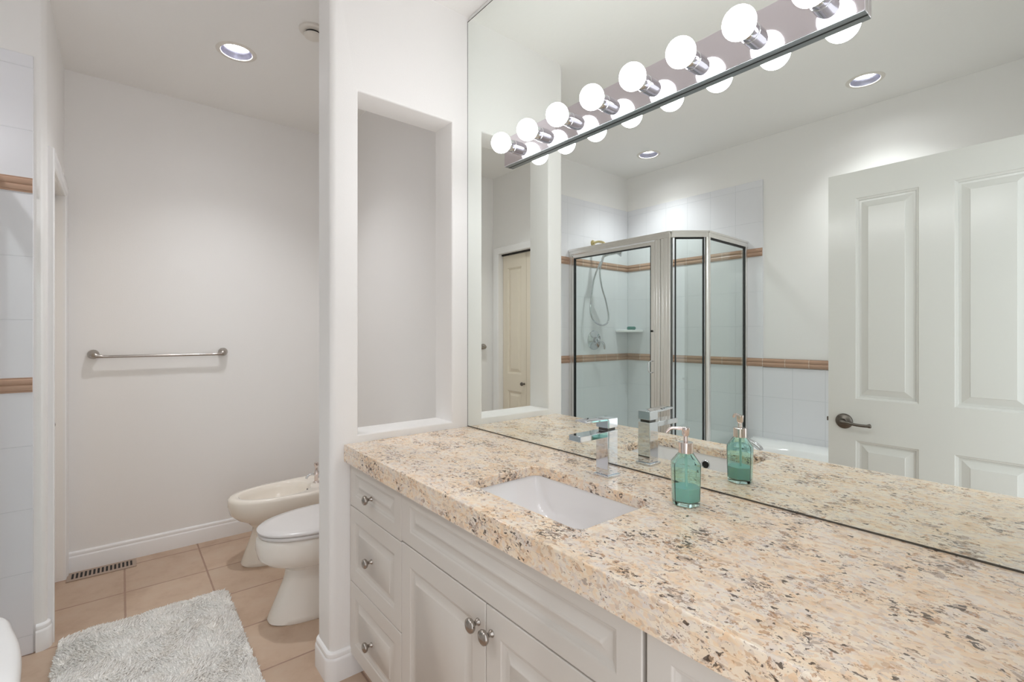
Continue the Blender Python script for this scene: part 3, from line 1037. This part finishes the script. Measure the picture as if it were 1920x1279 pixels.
MB().prism(rrect(RX0 + 0.01, RX1 - 0.01, RY0 + 0.01, RY1 - 0.01, 0.045), 0.0008, 0.019).build('backing', M['rug'], t)
mb = MB()
from mathutils import noise as mnoise
vs, fs = [], []
cnt = 0
while cnt < 30000:
    x = random.uniform(RX0, RX1)
    y = random.uniform(RY0, RY1)
    if not in_rug(x, y, 0.004):
        continue
    cnt += 1
    nv = mnoise.noise_vector(Vector((x * 9, y * 9, 0.3)))
    n2 = mnoise.noise(Vector((x * 22, y * 22, 5.0)))
    a = math.atan2(nv.y, nv.x) + random.gauss(0, 0.7)
    lean = 0.012 + 0.012 * random.random()
    edge = min(x - RX0, RX1 - x, y - RY0, RY1 - y)
    lean *= 0.45 + 0.55 * min(1, max(0, edge) / 0.025)
    h = (0.025 + 0.006 * n2) * random.uniform(0.75, 1.15) * (0.62 + 0.38 * min(1, max(0, edge) / 0.03))
    ox, oy = math.cos(a) * lean, math.sin(a) * lean
    w = random.uniform(0.0032, 0.0052)
    r = [(x + w * math.cos(2.094 * j + a), y + w * math.sin(2.094 * j + a), 0.006) for j in range(3)]
    r2 = [(p[0] + ox * 0.45, p[1] + oy * 0.45, 0.006 + h * 0.72) for p in r]
    tip = (x + ox, y + oy, 0.006 + h)
    o = len(vs)
    vs += r + r2 + [tip]
    for j in range(3):
        q = (j + 1) % 3
        fs.append((o + j, o + q, o + 3 + q, o + 3 + j))
        fs.append((o + 3 + j, o + 3 + q, o + 6))
me = bpy.data.meshes.new('pile')
off = t.location
me.from_pydata([(v[0] - off[0], v[1] - off[1], v[2]) for v in vs], [], fs)
me.materials.append(M['rug'])
for p in me.polygons:
    p.use_smooth = True
o = bpy.data.objects.new('pile', me)
COL.objects.link(o)
o.parent = t
o['kind'] = 'stuff'

# ------------------------------------------------------------------ bathtub with a bowed front
ctrl = [(0.212, YF + 0.010), (0.212, -2.0), (0.208, -1.80), (0.120, -1.68), (0.045, -1.583), (-0.045, -1.560), (-0.068, -1.50), (-0.035, -1.455), (0.032, -1.4348), (0.136, -1.410), (0.247, -1.396), (0.40, -1.386), (0.60, -1.380), (0.85, -1.379),
        (1.15, -1.384), (1.50, -1.40), (1.765, -1.42), (1.790, -1.46), (1.790, -2.0), (1.790, YF + 0.010)]
pts = [(p.x, p.y) for p in catmull([(x, y, 0) for x, y in ctrl], 4)]
cen = Vector((0.98, -1.90))


def inset_loop(loop, d):
    P = [Vector(p) for p in loop]
    out = []
    n = len(P)
    for i in range(n):
        t0 = (P[(i + 1) % n] - P[i - 1]).normalized()
        nn = Vector((-t0.y, t0.x))
        if nn.dot(cen - P[i]) < 0:
            nn = -nn
        out.append((P[i].x + nn.x * d, P[i].y + nn.y * d))
    return out


def bowl_loop(a, b, z, n):
    """n points on an ellipse matched in angle to the outline"""
    res = []
    for x, y in pts:
        an = math.atan2((y - cen.y) / b, (x - cen.x) / a)
        res.append((cen.x + a * math.cos(an), cen.y + b * math.sin(an), z))
    return res


n = len(pts)
flat = lambda lp, z: [(x, y, z) for x, y in lp]
t = thing('bathtub', 'white bow-fronted bathtub beside the shower', 'bathtub', (0.98, -1.90, 0.0))
rings = [flat(inset_loop(pts, 0.012), 0.0), flat(inset_loop(pts, 0.010), 0.50), flat(inset_loop(pts, 0.004), 0.515), flat(pts, 0.528), flat(inset_loop(pts, 0.002), 0.540), flat(inset_loop(pts, 0.010), 0.549), flat(inset_loop(pts, 0.022), 0.552),
         bowl_loop(0.66, 0.37, 0.552, n), bowl_loop(0.645, 0.355, 0.545, n), bowl_loop(0.62, 0.33, 0.50, n), bowl_loop(0.56, 0.28, 0.25, n), bowl_loop(0.48, 0.22, 0.16, n), bowl_loop(0.1, 0.05, 0.15, n)]
MB().loft(rings).build('tub_shell', M['acrylic'], t, smooth=40)
ts = thing('tub_filler', 'curved chrome bath filler on the bathtub rim', 'faucet', (0.33, -1.80, 0.552))
MB().lathe([(0, 0), (0.028, 0), (0.024, 0.008), (0.0, 0.008)], (0.33, -1.80, 0.552), 'z', 24).build('flange', M['chrome'], ts, smooth=40)
MB().tube(catmull([(0.33, -1.80, 0.556), (0.335, -1.80, 0.610), (0.38, -1.80, 0.645), (0.44, -1.80, 0.640), (0.50, -1.80, 0.612), (0.515, -1.80, 0.592)], 6), 0.017, 16).build('spout', M['chrome'], ts, smooth=60)

# ------------------------------------------------------------------ shower enclosure
A, B, C_, D_ = (XS + 0.010, -1.645), (0.003, -1.640), (0.160, -1.825), (0.145, YF + 0.010)
ZB, ZT = 0.10, 1.990
sb = tag(MB().prism([(XS + 0.0092, YF + 0.0092), (XS + 0.0092, -1.610), (0.016, -1.606), (0.186, -1.815), (0.176, YF + 0.0092)], 0.0005, 0.0985).build('shower_tray', M['acrylic'], bevel=0.01, seg=3),
         'white five-sided shower tray under the glass stall', 'shower tray')
t = thing('shower_enclosure', 'aluminium framed glass shower stall with a hinged door', 'shower stall', (-0.4, -2.0, ZB))


def seg_box(mb, p, q, off0, off1, z0, z1, a=0.0, b=1.0):
    """a bar along p->q (fractions a..b) between two sideways offsets"""
    P, Q = Vector(p), Vector(q)
    d = (Q - P).normalized()
    nn = Vector((-d.y, d.x))
    L = (Q - P).length
    s, e = P + d * a * L, P + d * b * L
    pts4 = [s + nn * off0, e + nn * off0, e + nn * off1, s + nn * off1]
    mb.prism([(v.x, v.y) for v in pts4], z0, z1)
    return mb


hd = MB()
seg_box(hd, A, B, -0.016, 0.016, 1.950, ZT)
seg_box(hd, B, C_, -0.016, 0.016, 1.950, ZT)
seg_box(hd, C_, D_, -0.016, 0.016, 1.950, ZT)
seg_box(hd, A, B, -0.020, -0.012, 1.975, ZT + 0.004)
seg_box(hd, A, B, -0.012, 0.020, 1.975, ZT + 0.004)
seg_box(hd, B, C_, -0.020, 0.020, 1.980, ZT + 0.004)
seg_box(hd, C_, D_, -0.020, 0.020, 1.980, ZT + 0.004)
hd.build('header_rail', M['alum'], t, bevel=0.0015)
sl = MB()
for p, q in ((A, B), (B, C_), (C_, D_)):
    seg_box(sl, p, q, -0.016, 0.016, ZB - 0.001, ZB + 0.030)
sl.build('sill_rail', M['alum'], t, bevel=0.0015)
LAB = (Vector(B) - Vector(A)).length
fr = lambda x: (x - A[0]) / LAB
# posts
MB().box(A[0] - 0.001, A[0] + 0.026, A[1] - 0.014, A[1] + 0.014, ZB + 0.03, 1.950).build('wall_jamb', M['alum'], t, bevel=0.0015)
pj = MB()
for x0, x1, o in ((-0.118, -0.098, 0.013), (-0.096, -0.074, 0.016), (-0.072, -0.050, 0.013), (-0.048, -0.022, 0.016), (-0.022, 0.006, 0.019)):
    pj.box(x0, x1, B[1] - o, B[1] + o, ZB + 0.03, 1.950)
pj.build('strike_post', M['alum'], t, bevel=0.003)
MB().lathe([(0.0, ZB + 0.03), (0.019, ZB + 0.03), (0.019, 1.950), (0.0, 1.950)], (C_[0], C_[1], 0), 'z', 20).build('corner_post', M['alum'], t, smooth=40)
seg_box(MB(), C_, D_, -0.014, 0.014, ZB + 0.03, 1.95, 0.955, 1.0).build('wall_jamb', M['alum'], t, bevel=0.0015)
# fixed panes with black gaskets
for p, q, a, b in ((B, C_, 0.10, 0.90), (C_, D_, 0.040, 0.950)):
    g = seg_box(MB(), p, q, -0.003, 0.003, ZB + 0.034, 1.946, a + 0.01, b - 0.01).build('glass_pane', M['pane'], t)
    gk = MB()
    w = 0.010 / (Vector(q) - Vector(p)).length
    seg_box(gk, p, q, -0.006, 0.006, ZB + 0.030, 1.9495, a, a + w * 0.7)
    seg_box(gk, p, q, -0.006, 0.006, ZB + 0.030, 1.9495, b - w * 0.9, b)
    seg_box(gk, p, q, -0.006, 0.006, 1.940, 1.9495, a, b)
    seg_box(gk, p, q, -0.006, 0.006, ZB + 0.030, ZB + 0.037, a, b)
    gk.build('gasket', M['gasket'], t)
# hinged door
dx0, dx1, dyc, dz0, dz1 = A[0] + 0.030, -0.121, -1.6435, ZB + 0.036, 1.944
dr = MB().frame(dyc - 0.012, dyc + 0.012, (dx0, dx1, dz0, dz1), (dx0 + 0.024, dx1 - 0.030, dz0 + 0.03, dz1 - 0.026)).build('door_frame', M['alum'], t, bevel=0.002)
MB().box(dx0 + 0.022, dx1 - 0.028, dyc - 0.003, dyc + 0.003, dz0 + 0.028, dz1 - 0.024).build('glass_pane', M['pane'], dr)
MB().frame(dyc - 0.0125, dyc + 0.0125, (dx0 + 0.024, dx1 - 0.030, dz0 + 0.03, dz1 - 0.026), (dx0 + 0.030, dx1 - 0.034, dz0 + 0.036, dz1 - 0.032)).build('gasket', M['gasket'], dr)
MB().tube(catmull([(dx1 - 0.012, dyc + 0.012, 1.115), (dx1 - 0.018, dyc + 0.035, 1.114), (dx1 - 0.022, dyc + 0.048, 1.10), (dx1 - 0.022, dyc + 0.048, 1.05), (dx1 - 0.018, dyc + 0.035, 1.036), (dx1 - 0.012, dyc + 0.012, 1.035)], 5), 0.0045, 10).build('handle', M['chrome'], dr, smooth=60)
MB().lathe([(0, 0.012), (0.007, 0.012), (0.007, 0.022), (0, 0.022)], (dx1 - 0.020, dyc, 1.322), 'y', 16).build('bolt', M['gasket'], dr)
MB().lathe([(0, 0.012), (0.003, 0.012), (0.003, 0.016), (0, 0.016)], (dx0 + 0.012, dyc, dz1 - 0.012), 'y', 12).build('screw', M['gasket'], dr)

# shower valve
XT = XS + 0.008
vy, vz = -1.945, 1.249
t = thing('shower_valve', 'round chrome shower valve with a lever on the tiled wall', 'shower valve', (XT, vy, vz))
MB().lathe([(0, 0), (0.084, 0), (0.084, 0.003), (0.070, 0.009), (0.040, 0.014), (0.030, 0.018), (0.028, 0.045), (0.0, 0.048)], (XT, vy, vz), 'x', 40).build('escutcheon', M['chrome'], t, smooth=30)
MB().tube(catmull([(XT + 0.048, vy, vz), (XT + 0.060, vy - 0.01, vz - 0.005), (XT + 0.066, vy - 0.05, vz - 0.03), (XT + 0.062, vy - 0.068, vz - 0.075)], 5), [0.016, 0.015, 0.013, 0.011, 0.010] + [0.009] * 11, 12).build('lever', M['chrome'], t, smooth=60)

# hand shower: arm from the wall, head clipped to the arm, hose loop
t = thing('hand_shower', 'chrome hand shower with a looped hose above the valve', 'hand shower', (XT, -1.93, 2.06))
MB().lathe([(0, 0), (0.028, 0), (0.024, 0.006), (0.012, 0.010), (0, 0.010)], (XT, -1.93, 2.085), 'x', 24).build('flange', M['brass'], t, smooth=30)
MB().tube(catmull([(XT + 0.006, -1.93, 2.085), (XT + 0.06, -1.93, 2.090), (XT + 0.11, -1.935, 2.075), (XT + 0.14, -1.94, 2.045)], 5), 0.0105, 12).build('arm', M['brass'], t, smooth=60)
MB().box(XT + 0.115, XT + 0.165, -1.960, -1.915, 1.985, 2.030).build('holder', M['chrome'], t, bevel=0.008, seg=3)
hs = MB().tube([(XT + 0.11, -1.930, 1.955), (XT + 0.15, -1.955, 1.975), (XT + 0.21, -1.99, 1.985), (XT + 0.245, -2.01, 1.975)], [0.011, 0.013, 0.014, 0.030], 16)
hs.build('spray_head', M['chrome'], t, smooth=60)
hose = [(-0.80, -1.945, 2.015), (-0.83, -1.90, 1.90), (-0.86, -1.862, 1.780), (-0.87, -1.840, 1.650), (-0.87, -1.822, 1.510), (-0.87, -1.845, 1.435), (-0.87, -1.90, 1.395), (-0.87, -1.980, 1.378), (-0.87, -2.045, 1.405), (-0.87, -2.055, 1.470),
        (-0.87, -2.020, 1.590), (-0.865, -1.965, 1.697), (-0.855, -1.924, 1.83), (-0.845, -1.945, 1.925), (-0.835, -1.965, 1.99)]
MB().tube(catmull(hose, 6), 0.0075, 10).build('hose', M['chrome'], t, smooth=60)

# corner shelf with a bar of soap
sh = [(XT, YF + 0.008)] + [(XT + 0.175 * math.cos(math.radians(a)), YF + 0.008 + 0.175 * math.sin(math.radians(a))) for a in range(0, 91, 9)]
t = tag(MB().prism(sh, 1.318, 1.340).build('corner_shelf', M['acrylic'], bevel=0.006, seg=3), 'small white quarter-round soap shelf in the tiled shower corner', 'shelf')
tag(MB().loft([[(x, y, z) for x, y in rrect(XT + 0.055 + g, XT + 0.125 - g, YF + 0.045 + g, YF + 0.100 - g, 0.015)] for g, z in ((0.004, 1.3405), (0.0, 1.350), (0.0, 1.362), (0.006, 1.370))]).build('soap_bar', M['soap'], smooth=40),
    'teal bar of soap on the corner shelf in the shower', 'soap')
